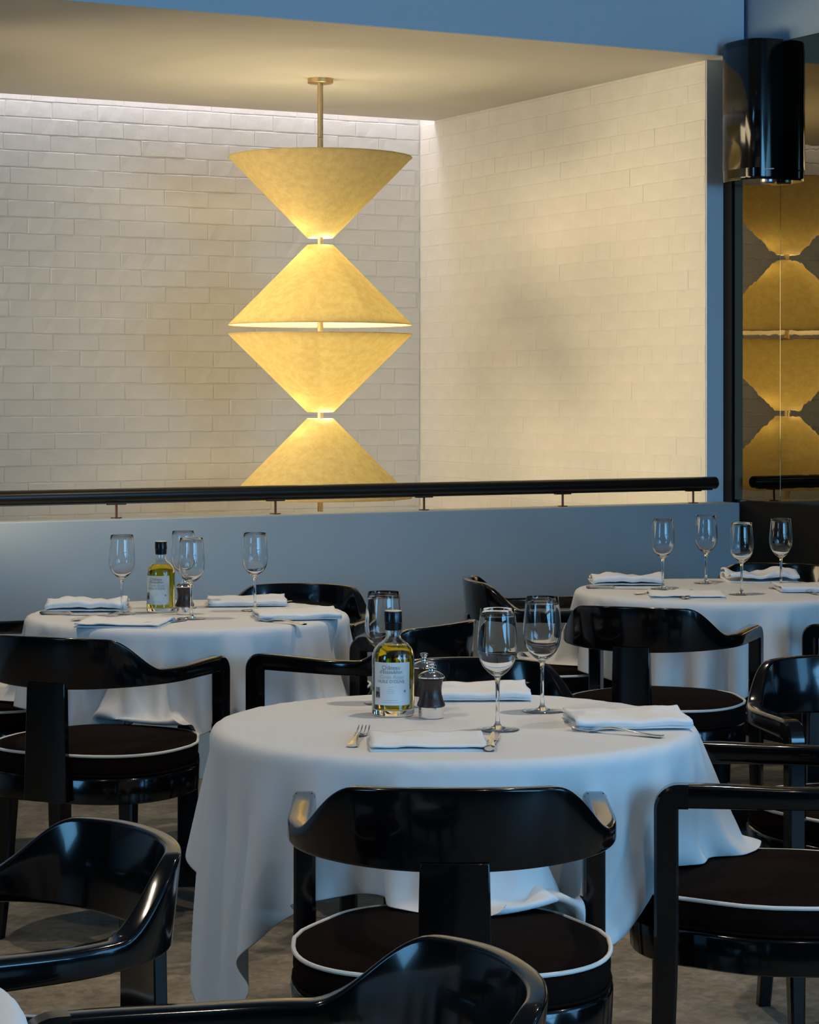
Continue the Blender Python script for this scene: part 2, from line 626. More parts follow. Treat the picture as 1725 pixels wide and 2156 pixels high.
def cone(r0, z0, r1, z1, name='shade'):
    """thin paper frustum from (r0,z0) to (r1,z1), rolled edges"""
    t = 0.0013
    prof = []
    K = 14
    for i in range(K + 1):
        q = i / K
        prof.append((r0 + (r1 - r0) * q + t, z0 + (z1 - z0) * q))
    for i in range(K + 1):
        q = 1 - i / K
        prof.append((r0 + (r1 - r0) * q - t, z0 + (z1 - z0) * q))
    mb = MB().lathe(prof, 96, close=True)
    return mb


def line_inside(o):
    o.data.materials.append(M['lining'])
    for p in o.data.polygons:
        c = p.center
        if p.normal.x * c.x + p.normal.y * c.y < 0:
            p.material_index = 1


RW, RN = 0.400, 0.056
spec = [(332, 501, 'up'), (516, 684, 'down'), (704, 868, 'up'), (881, 1048, 'down')]
for v0, v1, way in spec:
    za, zc = lamp_z(v0) - 2.77, lamp_z(v1) - 2.77
    if way == 'up':
        sh = cone(RW, za, RN, zc).build('shade', M['paper'], lamp, angle=60)
        zb_, zr = zc + 0.075, za
    else:
        sh = cone(RN, za, RW, zc).build('shade', M['paper'], lamp, angle=60)
        zb_, zr = za - 0.085, zc
    line_inside(sh)
    # hidden carrier: three thin spokes at the neck
    mb = MB()
    zs = (zc if way == 'up' else za) + (0.02 if way == 'up' else -0.02)
    for k in range(3):
        a = 2 * PI * k / 3 + 0.4
        mb.tube([(0.0, 0.0, zs), (0.066 * math.cos(a), 0.066 * math.sin(a), zs)], 0.0015, 6)
    mb.build('spider', M['brass'], sh)
    MB().tube([(RW * math.cos(2 * PI * k / 96), RW * math.sin(2 * PI * k / 96), zr) for k in range(96)], 0.0022, 6, loop=True).build('rim', M['paper'], sh)
    for k in range(2):
        a = PI * k + 0.5
        bl = MB().lathe([(0.006, -0.03), (0.014, -0.015), (0.018, 0.0), (0.014, 0.013), (0.0, 0.019)], 14).build('bulb', M['bulb'], sh)
        bl.location = (0.040 * math.cos(a), 0.040 * math.sin(a), zb_)
        l = bpy.data.lights.new('bulb_light', 'POINT')
        l.energy = {332: 3.5, 516: 10, 704: 11, 881: 11}[v0]
        l.color = (1.0, 0.84, 0.56)
        l.shadow_soft_size = 0.035
        lo = bpy.data.objects.new('bulb_light', l)
        link(lo, sh)
        lo.location = (0.068 * math.cos(a), 0.068 * math.sin(a), zb_)

# ------------------------------------------------------------------ loudspeaker on the mirror
sp_base = W(NM + 0.018, 7.51, 2.245)
sp = empty('loudspeaker', sp_base, ANG, 'tall glossy black curved loudspeaker mounted high on the mirror wall', 'speaker')


def sp_outline(w, dh, k=0.0):
    """local x = away from mirror negative, y along wall; curved outer corners"""
    pts = []
    n_ = 26
    for i in range(n_ + 1):
        a = PI / 2 + PI * i / n_
        ex = 0.62
        cx_, sy_ = math.cos(a), math.sin(a)
        pts.append((-w * abs(cx_) ** ex, dh * (1 if sy_ > 0 else -1) * abs(sy_) ** ex))
    return pts


H = 0.56
rings = []
for z, s_ in ((0.0, 0.975), (0.006, 0.995), (0.012, 1.0), (H - 0.012, 1.0), (H - 0.005, 0.995), (H, 0.97)):
    rings.append([(x * s_ - 0.003, y * s_, z) for x, y in sp_outline(0.145, 0.137)])
MB().rings(rings).build('cabinet', M['speaker'], sp, angle=50)
rings = []
for z, s_ in ((0.045, 1.004), (0.046, 1.012), (H - 0.03, 1.012), (H - 0.029, 1.004)):
    rings.append([(x * s_ - 0.003, y * s_, z) for x, y in sp_outline(0.145, 0.137)[9:22]])
gr = MB()
b0 = 0
for rg in rings:
    gr.v += rg
m_ = len(rings[0])
for i in range(len(rings) - 1):
    for k in range(m_ - 1):
        gr.f.append((i * m_ + k, i * m_ + k + 1, (i + 1) * m_ + k + 1, (i + 1) * m_ + k))
gr.build('grille', M['speaker'], sp, angle=60)
MB().box(-0.148, -0.139, -0.09, -0.045, 0.037, 0.041, fn=lambda x, y, z: Matrix.Rotation(0.62, 3, 'Z') @ Vector((x, y, z))).build('badge', M['silver'], sp, smooth=False)
MB().lathe([(0.0, -0.014), (0.026, -0.014), (0.032, -0.008), (0.032, 0.001)], 24, cx=-0.04, cy_=-0.085).build('bracket', M['silver'], sp)

# ------------------------------------------------------------------ chair
def smooth01(t):
    t = max(0.0, min(1.0, t))
    return t * t * (3 - 2 * t)


def seat_outline(scale=1.0, n_=56, grow=0.0):
    pts = []
    ex = 2 / 2.8
    for k in range(n_):
        a = 2 * PI * k / n_ - PI / 2
        c_, s_ = math.cos(a), math.sin(a)
        x = 0.258 * (1 if c_ > 0 else -1) * abs(c_) ** ex
        y = (0.250 if s_ > 0 else 0.258) * (1 if s_ > 0 else -1) * abs(s_) ** ex
        if y > 0:
            x *= 1 - 0.14 * smooth01(y / 0.16)
        L_ = math.hypot(x, y)
        x, y = x * (L_ + grow) / L_, y * (L_ + grow) / L_
        pts.append((x * scale, y * scale))
    return pts


def back_path():
    """half plan path of the horseshoe rail from the back centre to the arm's front: (x, y)"""
    pts = []
    for i in range(41):
        a = (PI / 2) * i / 40
        ex = 2 / 2.25
        x = 0.250 * math.sin(a) ** ex if a > 0 else 0.0
        y = -0.015 - 0.255 * math.cos(a) ** ex if i < 40 else -0.015
        pts.append((x, y))
    y = -0.015
    while y < 0.150:
        y += 0.0165
        pts.append((0.250, min(y, 0.152)))
    return pts


def make_chair():
    root = empty('dining_chair', (0, 0, 0))
    hp = back_path()
    full = [(-x, y) for x, y in reversed(hp[1:])] + hp
    cum = [0.0]
    for a_, b_ in zip(hp[:-1], hp[1:]):
        cum.append(cum[-1] + math.dist(a_, b_))
    ls = list(reversed(cum[1:])) + cum
    rings = []
    for i, (x, y) in enumerate(full):
        a_ = full[max(i - 1, 0)]
        b_ = full[min(i + 1, len(full) - 1)]
        tx, ty = b_[0] - a_[0], b_[1] - a_[1]
        L_ = math.hypot(tx, ty)
        nx, ny = ty / L_, -tx / L_           # outward
        l_ = ls[i]
        q = smooth01((l_ - 0.150) / 0.150)
        top = 0.783 - 0.087 * q + 0.004 * smooth01((l_ - 0.36) / 0.2)
        top -= 0.004 * (l_ / 0.15) ** 2 if l_ < 0.15 else 0.004 * (1 - q)
        bot = 0.652 + 0.006 * smooth01(l_ / 0.3)
        th = 0.0115 + 0.0075 * smooth01((l_ - 0.12) / 0.2)
        lean_t = 0.012 * (1 - q)
        rd = min(th * 0.42, (top - bot) * 0.4)
        ring = []
        for (sx, sz) in ((-1, 1), (1, 1), (1, -1), (-1, -1)):
            angs = {(-1, 1): (180, 90), (1, 1): (90, 0), (1, -1): (0, -90), (-1, -1): (-90, -180)}[(sx, sz)]
            cx_ = sx * (th - rd)
            cz_ = (top - rd) if sz > 0 else (bot + rd)
            for j in range(4):
                an = math.radians(angs[0] + (angs[1] - angs[0]) * j / 3)
                off = cx_ + rd * math.cos(an)
                z = cz_ + rd * math.sin(an)
                off += lean_t * (z - 0.66) / 0.12
                ring.append((x + nx * off, y + ny * off, z))
        rings.append(ring)
    MB().rings(rings).build('back_rail', M['lacquer'], root, angle=50)
    # front legs, each curving over into the arm
    for s_ in (-1, 1):
        path = [(0.150, 0.6785, 0)]
        for k in range(9):
            a = PI / 2 * k / 8
            path.append((0.166 + 0.0225 * math.sin(a), 0.656 + 0.0225 * math.cos(a), a))
        path += [(0.188, 0.45, PI / 2), (0.190, 0.36, PI / 2), (0.194, 0.18, PI / 2), (0.202, 0.0, PI / 2)]
        rings = []
        for k, (y, z, a) in enumerate(path):
            hw = 0.019 if z > 0.3 else 0.019 - 0.005 * (0.3 - z) / 0.3
            hh = 0.0215 if z > 0.3 else 0.0215 - 0.007 * (0.3 - z) / 0.3
            c_ = 0.005
            ring = []
            for (px, pq) in ((-hw + c_, hh), (hw - c_, hh), (hw, hh - c_), (hw, -hh + c_), (hw - c_, -hh), (-hw + c_, -hh), (-hw, -hh + c_), (-hw, hh - c_)):
                # local q axis: outwards of the bend
                ring.append((s_ * 0.250 + px, y + pq * math.sin(a), z + pq * math.cos(a)))
            rings.append(ring)
        MB().rings(rings).build('leg', M['lacquer'], root, angle=35)
    for s_ in (-1, 1):
        rings = []
        for z in (0.40, 0.36, 0.20, 0.0):
            q = 1 - z / 0.40
            h = 0.020 - 0.006 * q
            cx_, cy2 = s_ * (0.172 + 0.012 * q), -0.172 - 0.035 * q * q
            c_ = 0.004
            rings.append([(cx_ + a_, cy2 + b_, z) for a_, b_ in ((-h + c_, -h), (h - c_, -h), (h, -h + c_), (h, h - c_), (h - c_, h), (-h + c_, h), (-h, h - c_), (-h, -h + c_))])
        MB().rings(rings).build('leg', M['lacquer'], root, angle=35)
    # splat
    rings = []
    for z in (0.372, 0.44, 0.52, 0.60, 0.668):
        q = (0.668 - z) / 0.296
        hw = 0.0535 + 0.007 * q
        ring = []
        for k in range(7):
            x = -hw + 2 * hw * k / 6
            ring.append((x, -0.290 + 0.9 * x * x - 0.003 * q + 0.004, z))
        for k in range(7):
            x = hw - 2 * hw * k / 6
            ring.append((x, -0.270 + 0.9 * x * x - 0.003 * q + 0.004, z))
        rings.append(ring)
    MB().rings(rings).build('splat', M['lacquer'], root, angle=50, bevel=0.002)
    # apron ring
    rings = [[(x, y, z) for x, y in seat_outline(1, 56, g)] for z, g in ((0.366, 0.000), (0.369, 0.004), (0.425, 0.006), (0.431, 0.003), (0.433, -0.002))]
    MB().rings(rings).build('apron', M['lacquer'], root, angle=45)
    # cushion
    rings = []
    for z, g in ((0.434, -0.004), (0.438, -0.001), (0.46, 0.002), (0.478, 0.001), (0.486, -0.001)):
        rings.append([(x, y, z) for x, y in seat_outline(1, 56, g)])
    for sc, z in ((0.97, 0.4895), (0.85, 0.497), (0.65, 0.503), (0.4, 0.507), (0.15, 0.509)):
        rings.append([(x, y, z) for x, y in seat_outline(sc)])
    cu = MB().rings(rings).build('seat', M['seat'], root, angle=60)
    MB().tube([(x, y, 0.4865) for x, y in seat_outline(1, 56, 0.0012)], 0.0038, 8, loop=True).build('piping', M['piping'], cu)
    MB().tube([(x, y, 0.4365) for x, y in seat_outline(1, 56, 0.0015)], 0.0028, 6, loop=True).build('lower_piping', M['seat'], cu)
    return root


proto = make_chair()
# x, y, facing direction (degrees, 0 = away from the viewer, counter-clockwise), label, group
G1, G2, G3, G4 = ('chairs around the front table', 'chairs around the left table', 'chairs around the right rear table', 'chairs around tables cut off by the frame')
CH_LIST = [
    ('A', 0.069, 3.775, 0, 'black lacquered armchair seen square from behind at the front table, broad central splat', G1),
    ('B', -0.800, 5.955, -22, 'black armchair seen from behind before the left table, broad splat and white piping', G2),
    ('C', -0.600, 3.015, 122, 'glossy black armchair turned to the lower left, curved inner back catching streaks of light', G4),
    ('D', -0.156, 2.335, 108, 'nearest black armchair at the bottom edge, only its curved back and long arm in view', G4),
    ('E', 0.665, 4.255, 84, 'black armchair seen side on at the right of the front table, facing left', G1),
    ('F', 1.020, 5.020, 190, 'black armchair cut by the right edge with its shiny rounded back facing the viewer', G4),
    ('G', -0.118, 6.190, 58, 'black armchair at the right of the left table, its square arm corner against the cloth', G2),
    ('H', 0.130, 4.965, 178, 'black armchair behind the front table, only its low back rail showing past the mill', G1),
    ('I', -0.390, 7.060, 168, 'black armchair between the left table and the low blue wall', G2),
    ('J', -1.215, 6.720, -80, 'black armchair at the left end of the left table, cut by the left edge', G2),
    ('L', 0.468, 7.560, -86, 'black armchair at the left end of the right rear table, against the blue wall', G3),
    ('M', 0.735, 6.770, -22, 'black armchair seen from behind before the right rear table, splat above a brown seat', G3),
    ('N', 1.495, 6.980, 58, 'black armchair at the right edge, only its square arm corner before the rear cloth', G3),
    ('O', 1.260, 7.960, 165, 'black armchair behind the right rear table, back rail against the dark dado', G3),
]
CHAIR = {}
for i, (key, x, y, a, lab, grp) in enumerate(CH_LIST):
    o = proto if i == 0 else copy_tree(proto)
    o.location = (x, y, 0)
    o.rotation_euler = (0, 0, math.radians(a))
    tag(o, lab, 'chair', grp)
    CHAIR[key] = (x, y, math.radians(a))

# ------------------------------------------------------------------ tables and draped cloths
TABLES = [
    ('front', 0.085, 4.430, 0.470, ('A', 'E', 'H'), 68),
    ('left', -0.645, 6.660, 0.470, ('B', 'G', 'I', 'J'), 27),
    ('rear', 1.010, 7.490, 0.470, ('L', 'M', 'N', 'O'), 20),
    ('near', -0.850, 2.250, 0.470, ('C', 'D'), 50),
]
TOP = 0.745


def drape(cx, cy_, r0, chairs, ang, side, N=84, steps=170, seed=1):
    """position based cloth: the part on the top is held, the rest falls and is pushed in by the chairs"""
    rs = np.random.RandomState(seed)
    h = side / (N - 1)
    g = (np.arange(N) - (N - 1) / 2) * h
    X, Y = np.meshgrid(g, g, indexing='ij')
    a = math.radians(ang)
    px = X * math.cos(a) - Y * math.sin(a)
    py = X * math.sin(a) + Y * math.cos(a)
    P = np.stack([px, py, np.full_like(px, TOP + 0.003)], -1).astype(np.float64)
    rho = np.hypot(px, py)
    held = rho < r0 - 0.006
    ihm = np.where(held, 0.0, 1.0)
    P[..., 2] += np.where(held, 0, 0.01 * rs.rand(N, N))
    V = np.zeros_like(P)
    dt = 1 / 60.0
    caps = []
    seats = []
    for key in chairs:
        x, y, fa = CHAIR[key]
        f = np.array([-math.sin(fa), math.cos(fa)])
        s = np.array([math.cos(fa), math.sin(fa)])
        c = np.array([x - cx, y - cy_])
        seats.append(c)
        for sg in (-1, 1):
            tip = c + sg * 0.250 * s + 0.185 * f
            tail = c + sg * 0.250 * s - 0.05 * f
            caps.append((np.array([tip[0], tip[1], 0.672]), np.array([tail[0], tail[1], 0.672]), f))
            caps.append((np.array([tip[0], tip[1], 0.672]), np.array([tip[0], tip[1], 0.0]), f))

    def solve(i0, i1, L0, k):
        A = P[i0]
        B = P[i1]
        D = B - A
        ln_ = np.sqrt((D ** 2).sum(-1)) + 1e-9
        wa, wb = ihm[i0], ihm[i1]
        w = wa + wb
        w = np.where(w == 0, 1, w)
        cor = (k * (ln_ - L0) / ln_ / w)[..., None] * D
        P[i0] += cor * wa[..., None]
        P[i1] -= cor * wb[..., None]

    sl = slice
    batches = []
    for par in (0, 1):
        e = (N - par) // 2 * 2 + par
        batches.append(((sl(par, e, 2), sl(None)), (sl(par + 1, e + 1 if par + 1 < e + 1 else e, 2), sl(None)), h, 1.0))
        batches.append(((sl(None), sl(par, e, 2)), (sl(None), sl(par + 1, e + 1, 2)), h, 1.0))
    sh = h * math.sqrt(2)
    for par in (0, 1):
        e = (N - par) // 2 * 2 + par
        batches.append(((sl(par, e, 2), sl(0, N - 1)), (sl(par + 1, e + 1, 2), sl(1, N)), sh, 0.35))
        batches.append(((sl(par, e, 2), sl(1, N)), (sl(par + 1, e + 1, 2), sl(0, N - 1)), sh, 0.35))
    bend = []
    for par in (0, 1, 2, 3):
        ia = np.array([i for i in range(N - 2) if i % 4 == par])
        if len(ia):
            bend.append(((ia, sl(None)), (ia + 2, sl(None)), 2 * h, 0.10))
            bend.append(((sl(None), ia), (sl(None), ia + 2), 2 * h, 0.10))

    stiff = []
    for L_, k_, st_ in ((5, 0.06, 1), (9, 0.035, 2)):
        ia = np.arange(0, N - L_, st_)
        stiff.append(((ia, sl(None)), (ia + L_, sl(None)), L_ * h * 0.985, k_))
        stiff.append(((sl(None), ia), (sl(None), ia + L_), L_ * h * 0.985, k_))

    def push(i0, i1, L0, k):
        A = P[i0]
        B = P[i1]
        D = B - A
        ln_ = np.sqrt((D ** 2).sum(-1)) + 1e-9
        wa, wb = ihm[i0], ihm[i1]
        w = wa + wb
        w = np.where(w == 0, 1, w)
        c_ = np.minimum(ln_ - L0, 0.0)
        cor = (k * c_ / ln_ / w)[..., None] * D
        np.add.at(P, i0, cor * wa[..., None] * 0.5)
        np.subtract.at(P, i1, cor * wb[..., None] * 0.5)
    # trim mismatched slices
    good = []
    for i0, i1, L0, k in batches:
        a_ = P[i0]
        b_ = P[i1]
        if a_.shape != b_.shape:
            n0 = min(a_.shape[0], b_.shape[0])
            n1_ = min(a_.shape[1], b_.shape[1])
            def tr_(idx, shp):
                out = []
                for ax in (0, 1):
                    s_ = idx[ax]
                    ar = np.arange(N)[s_][:(n0, n1_)[ax]]
                    out.append(ar)
                return np.ix_(out[0], out[1])
            good.append((tr_(i0, a_.shape), tr_(i1, b_.shape), L0, k))
        else:
            good.append((i0, i1, L0, k))
    batches = good
    rc = 0.026
    for st in range(steps):
        V[..., 2] -= 9.8 * dt * ihm
        V *= 0.985 if st < steps * 0.75 else 0.93
        old = P.copy()
        P = P + V * dt * ihm[..., None]
        for it in range(14):
            for bt in batches:
                solve(*bt)
            for bt in bend:
                solve(*bt)
            if it % 4 == 1:
                for bt in stiff:
                    push(*bt)
            # table top disc edge
            rr = np.hypot(P[..., 0], P[..., 1])
            ins = (~held) & (rr < r0) & (P[..., 2] > TOP - 0.035) & (P[..., 2] < TOP + 0.003)
            up = ins & ((TOP + 0.003 - P[..., 2]) < (r0 - rr) * 1.2)
            P[..., 2] = np.where(up, TOP + 0.003, P[..., 2])
            ou = ins & ~up
            sc = np.where(ou, r0 / np.maximum(rr, 1e-6), 1.0)
            P[..., 0] *= sc
            P[..., 1] *= sc
            low = (~held) & (rr < r0 - 0.06) & (P[..., 2] < TOP - 0.03)
            sc = np.where(low, (r0 - 0.06) / np.maximum(rr, 1e-6), 1.0)
            P[..., 0] *= sc
            P[..., 1] *= sc
            if it % 3 == 2 or it == 13:
                t = smooth01((st / steps - 0.30) / 0.40)
                if st / steps > 0.25:
                    for a_, b_, f in caps:
                        sh_ = np.array([f[0], f[1], 0]) * (-(1 - t) * 0.45)
                        A = a_ + sh_
                        B = b_ + sh_
                        AB = B - A
                        q = ((P - A) @ AB) / (AB @ AB)
                        q = np.clip(q, 0, 1)
                        near = A + q[..., None] * AB
                        D = P - near
                        dist = np.sqrt((D ** 2).sum(-1)) + 1e-9
                        hit = (dist < rc) & ~held
                        P = np.where(hit[..., None], near + D / dist[..., None] * rc, P)
            if it % 3 == 1:
                for c in seats:
                    dx = P[..., 0] - c[0]
                    dy = P[..., 1] - c[1]
                    rr2 = np.sqrt(dx * dx + dy * dy) + 1e-9
                    ins = (~held) & (rr2 < 0.268) & (P[..., 2] < 0.508)
                    up = ins & ((P[..., 2] > 0.44) | (0.268 - rr2 > 0.10))
                    P[..., 2] = np.where(up, 0.508, P[..., 2])
                    ou = ins & ~up
                    sc = np.where(ou, 0.268 / rr2, 1.0)
                    P[..., 0] = c[0] + dx * sc
                    P[..., 1] = c[1] + dy * sc
            fl = P[..., 2] < 0.01
            P[..., 2] = np.where(fl, 0.01, P[..., 2])
        V = (P - old) / dt
        sp_ = np.sqrt((V ** 2).sum(-1, keepdims=True))
        V *= np.minimum(1.0, 4.0 / np.maximum(sp_, 1e-6))
    return P, N


def cloth_object(P, N, loc, label, group):
    me = bpy.data.meshes.new('tablecloth')
    vv = P.reshape(-1, 3)
    f = []
    for i in range(N - 1):
        for j in range(N - 1):
            f.append((i * N + j, (i + 1) * N + j, (i + 1) * N + j + 1, i * N + j + 1))
    me.from_pydata(vv.tolist(), [], f)
    me.polygons.foreach_set('use_smooth', [True] * len(me.polygons))
    me.materials.append(M['cloth'])
    o = bpy.data.objects.new('tablecloth', me)
    link(o)
    o.location = loc
    md = o.modifiers.new('solid', 'SOLIDIFY')
    md.thickness = 0.0012
    md.offset = 1.0
    md = o.modifiers.new('sub', 'SUBSURF')
    md.levels = 1
    md.render_levels = 1
    return tag(o, label, 'tablecloth', group)


CL_LAB = {
    'front': 'white linen cloth over the front table, one long pointed corner hanging low at left',
    'left': 'white linen cloth over the left table by the low blue wall, carrying four wine glasses',
    'rear': 'white linen cloth over the rear table at right, no bottle on it',
    'near': 'white linen cloth of which only a corner shows at the bottom left edge',
}
TB_LAB = {
    'front': 'round dining table under the white cloth of the front setting',
    'left': 'round dining table under the cloth of the left setting',
    'rear': 'round dining table under the cloth of the right rear setting',
    'near': 'round dining table mostly outside the lower left corner',
}
for i, (key, x, y, r_, chs, ang) in enumerate(TABLES):
    t = empty('dining_table', (x, y, 0), 0, TB_LAB[key], 'table', 'round tables under white cloths')
    MB().lathe([(0.0, TOP - 0.026), (r_ - 0.030, TOP - 0.026), (r_ - 0.024, TOP - 0.022), (r_ - 0.022, TOP - 0.006), (r_ - 0.026, TOP), (0.0, TOP)], 64).build('tabletop', M['wood'], t)
    MB().lathe([(0.035, 0.03), (0.030, 0.10), (0.030, TOP - 0.06), (0.09, TOP - 0.028)], 24).build('pedestal', M['blackframe'], t)
    MB().lathe([(0.22, 0.0), (0.22, 0.008), (0.19, 0.016), (0.04, 0.032)], 40).build('base', M['blackframe'], t)
    P_, N_ = drape(x, y, r_, chs, ang, 1.38, seed=i + 1, steps=150)
    cloth_object(P_, N_, (x, y, 0), CL_LAB[key], 'white tablecloths')

CZ = TOP + 0.0045        # cloth surface


# ------------------------------------------------------------------ wine glasses
def wine_glass(loc, label, group, first=[None]):
    if first[0] is None:
        root = empty('wine_glass', loc)
        out = [(0.0, 0.0), (0.040, 0.0), (0.0412, 0.0012), (0.040, 0.0022), (0.020, 0.0040), (0.008, 0.0075), (0.0045, 0.014), (0.0036, 0.030), (0.0034, 0.060), (0.0038, 0.085), (0.0052, 0.097), (0.010, 0.104)]
        bowl = [(0.0, 0.101)] + [(0.010, 0.1035), (0.0185, 0.110), (0.0275, 0.120), (0.0345, 0.133), (0.0378, 0.147), (0.0385, 0.159), (0.0378, 0.175), (0.0362, 0.195), (0.0340, 0.215), (0.0325, 0.2290), (0.0321, 0.2296), (0.0317, 0.2290)]
        inn = [(0.0332, 0.215), (0.0354, 0.195), (0.0370, 0.175), (0.0377, 0.159), (0.0370, 0.147), (0.0337, 0.1338), (0.0266, 0.1213), (0.0170, 0.1125), (0.008, 0.108), (0.0, 0.1065)]
        prof = out[:-1] + [(0.0068, 0.1012)] + bowl[1:] + inn
        g = MB().lathe(prof, 48).build('glass_body', M['glass'], root, angle=70)
        first[0] = root
        tag(root, label, 'glass', group)
        return root
    o = copy_tree(first[0])
    o.location = loc
    return tag(o, label, 'glass', group)


def at_top(u, vtop, vfoot):
    return on_table(u, vfoot, CZ)


GL = [
    (1048, 1537, 'large wine glass at the front table, standing beyond the knife handle', 'wine glasses on the front table'),
    (1142, 1498, 'wine glass on the right side of the front table, left of the right-hand napkin', 'wine glasses on the front table'),
    (808, 1481, 'wine glass half hidden behind the olive oil bottle on the front table', 'wine glasses on the front table'),
    (257, 1293, 'leftmost wine glass on the left table, left of the oil bottle', 'wine glasses on the left table'),
    (403, 1303, 'wine glass right in front of the mill on the left table', 'wine glasses on the left table'),
    (386, 1280, 'wine glass behind the mill and another glass on the left table', 'wine glasses on the left table'),
    (537, 1286, 'rightmost wine glass on the left table, standing alone', 'wine glasses on the left table'),
    (1396, 1240, 'leftmost wine glass on the right rear table', 'wine glasses on the right rear table'),
    (1487, 1228, 'second wine glass from the left on the right rear table, the farthest back', 'wine glasses on the right rear table'),
    (1562, 1252, 'wine glass on the rear table overlapping the end of the low blue wall', 'wine glasses on the right rear table'),
    (1645, 1239, 'rightmost wine glass on the rear table, against the dark dado', 'wine glasses on the right rear table'),
]
for u, v, lab, grp in GL:
    wine_glass(on_table(u, v, CZ), lab, grp)


# ------------------------------------------------------------------ oil bottle
def text_on_cylinder(txt, size, z, ang0, rad, material, parent, shear=0.0, name='lettering'):
    cu = bpy.data.curves.new('txt', 'FONT')
    cu.body = txt
    cu.size = size
    cu.align_x = 'CENTER'
    cu.shear = shear
    to = bpy.data.objects.new('txt', cu)
    C.objects.link(to)
    dg = bpy.context.evaluated_depsgraph_get()
    me = bpy.data.meshes.new_from_object(to.evaluated_get(dg))
    bpy.data.objects.remove(to)
    for v in me.vertices:
        a = ang0 + v.co.x / rad
        zz = z + v.co.y
        v.co = (rad * math.sin(a), -rad * math.cos(a), zz)
    me.materials.clear()
    me.materials.append(material)
    o = bpy.data.objects.new(name, me)
    return link(o, parent)


def cyl_patch(mb, rad, a0, a1, z0, z1, n_=18, th=0.0003):
    b = len(mb.v)
    for r_ in (rad, rad - th):
        for i in range(n_ + 1):
            a = a0 + (a1 - a0) * i / n_
            for z in (z0, z1):
                mb.v.append((r_ * math.sin(a), -r_ * math.cos(a), z))
    for i in range(n_):
        mb.f.append((b + 2 * i, b + 2 * i + 2, b + 2 * i + 3, b + 2 * i + 1))
    return mb


def make_bottle():
    root = empty('oil_bottle', (0, 0, 0))
    out = [(0.0, 0.0), (0.036, 0.0), (0.0405, 0.0015), (0.042, 0.005), (0.042, 0.112), (0.0408, 0.122), (0.037, 0.132), (0.030, 0.1405), (0.021, 0.1470), (0.0160, 0.1520), (0.0142, 0.158), (0.0142, 0.184), (0.0120, 0.184)]
    inn = [(0.0120, 0.158), (0.0140, 0.1515), (0.0195, 0.1455), (0.028, 0.139), (0.0350, 0.1308), (0.0388, 0.1215), (0.0400, 0.112), (0.0400, 0.0145), (0.037, 0.0125), (0.02, 0.0138), (0.0, 0.0145)]
    gl = MB().lathe(out + inn, 64).build('glass_body', M['bottleglass'], root, angle=50)
    oil = [(0.0, 0.01495), (0.02, 0.0143), (0.037, 0.0130), (0.0396, 0.0150), (0.0396, 0.112), (0.0384, 0.1212), (0.0346, 0.1304), (0.0276, 0.1385), (0.0, 0.1385)]
    MB().lathe(oil, 64).build('oil', M['oil'], root, angle=50)
    MB().lathe([(0.0148, 0.168), (0.0165, 0.169), (0.0168, 0.183), (0.0178, 0.184), (0.0178, 0.204), (0.0170, 0.2055), (0.0, 0.2055)], 40).build('cap', M['cap'], root)
    MB().lathe([(0.0, 0.2055), (0.0164, 0.2055), (0.0160, 0.2068), (0.0, 0.2068)], 32).build('cap_top', M['captop'], root)
    mb = MB()
    lb = cyl_patch(mb, 0.0424, math.radians(-58), math.radians(50), 0.024, 0.108).build('label', M['label'], root)
    c = math.radians(-6)
    R_ = 0.0427
    text_on_cylinder('Château', 0.0112, 0.0945, c, R_, M['ink'], lb)
    text_on_cylinder("d'Estoublon", 0.0100, 0.0865, c, R_, M['ink'], lb)
    text_on_cylinder('Cuvée Royal', 0.0100, 0.0765, c, R_, M['inklight'], lb, shear=0.4)
    text_on_cylinder("HUILE D'OLIVE", 0.0086, 0.0680, c, R_, M['ink'], lb)
    ln_ = MB()
    rnd = random.Random(4)
    for z, hw in ((0.0600, 0.006), (0.0555, 0.004), (0.0520, 0.008), (0.0485, 0.007), (0.034, 0.014), (0.0295, 0.018)):
        x = -hw
        while x < hw:
            w = rnd.uniform(0.0008, 0.0022)
            cyl_patch(ln_, R_, c + x / R_, c + (x + w) / R_, z - 0.0004, z + 0.0004, 2)
            x += w + 0.0006
    ln_.build('fine_print', M['inklight'], lb)
    cyl_patch(MB(), R_, math.radians(-52), math.radians(-37), 0.038, 0.059, 5).build('portrait', M['photoink'], lb)
    s_ = MB()
    for k in range(5):
        a = PI / 2 + 2 * PI * k / 5
        cyl_patch(s_, R_, math.radians(33) + (0.0016 * math.cos(a) - 0.0009) / R_, math.radians(33) + (0.0016 * math.cos(a) + 0.0009) / R_, 0.0515 + 0.0016 * math.sin(a) - 0.0009, 0.0515 + 0.0016 * math.sin(a) + 0.0009, 2)
    s_.build('emblem', M['ink'], lb)
    return root


bt = make_bottle()
bt.location = on_table(828, 1505, CZ)
tag(bt, 'olive oil bottle with black cap and white label on the front table', 'bottle', 'olive oil bottles')
b2 = copy_tree(bt)
b2.location = on_table(339, 1288, CZ)
b2.rotation_euler = (0, 0, math.radians(-9))
tag(b2, 'smaller-looking olive oil bottle on the left table by the low blue wall', 'bottle', 'olive oil bottles')


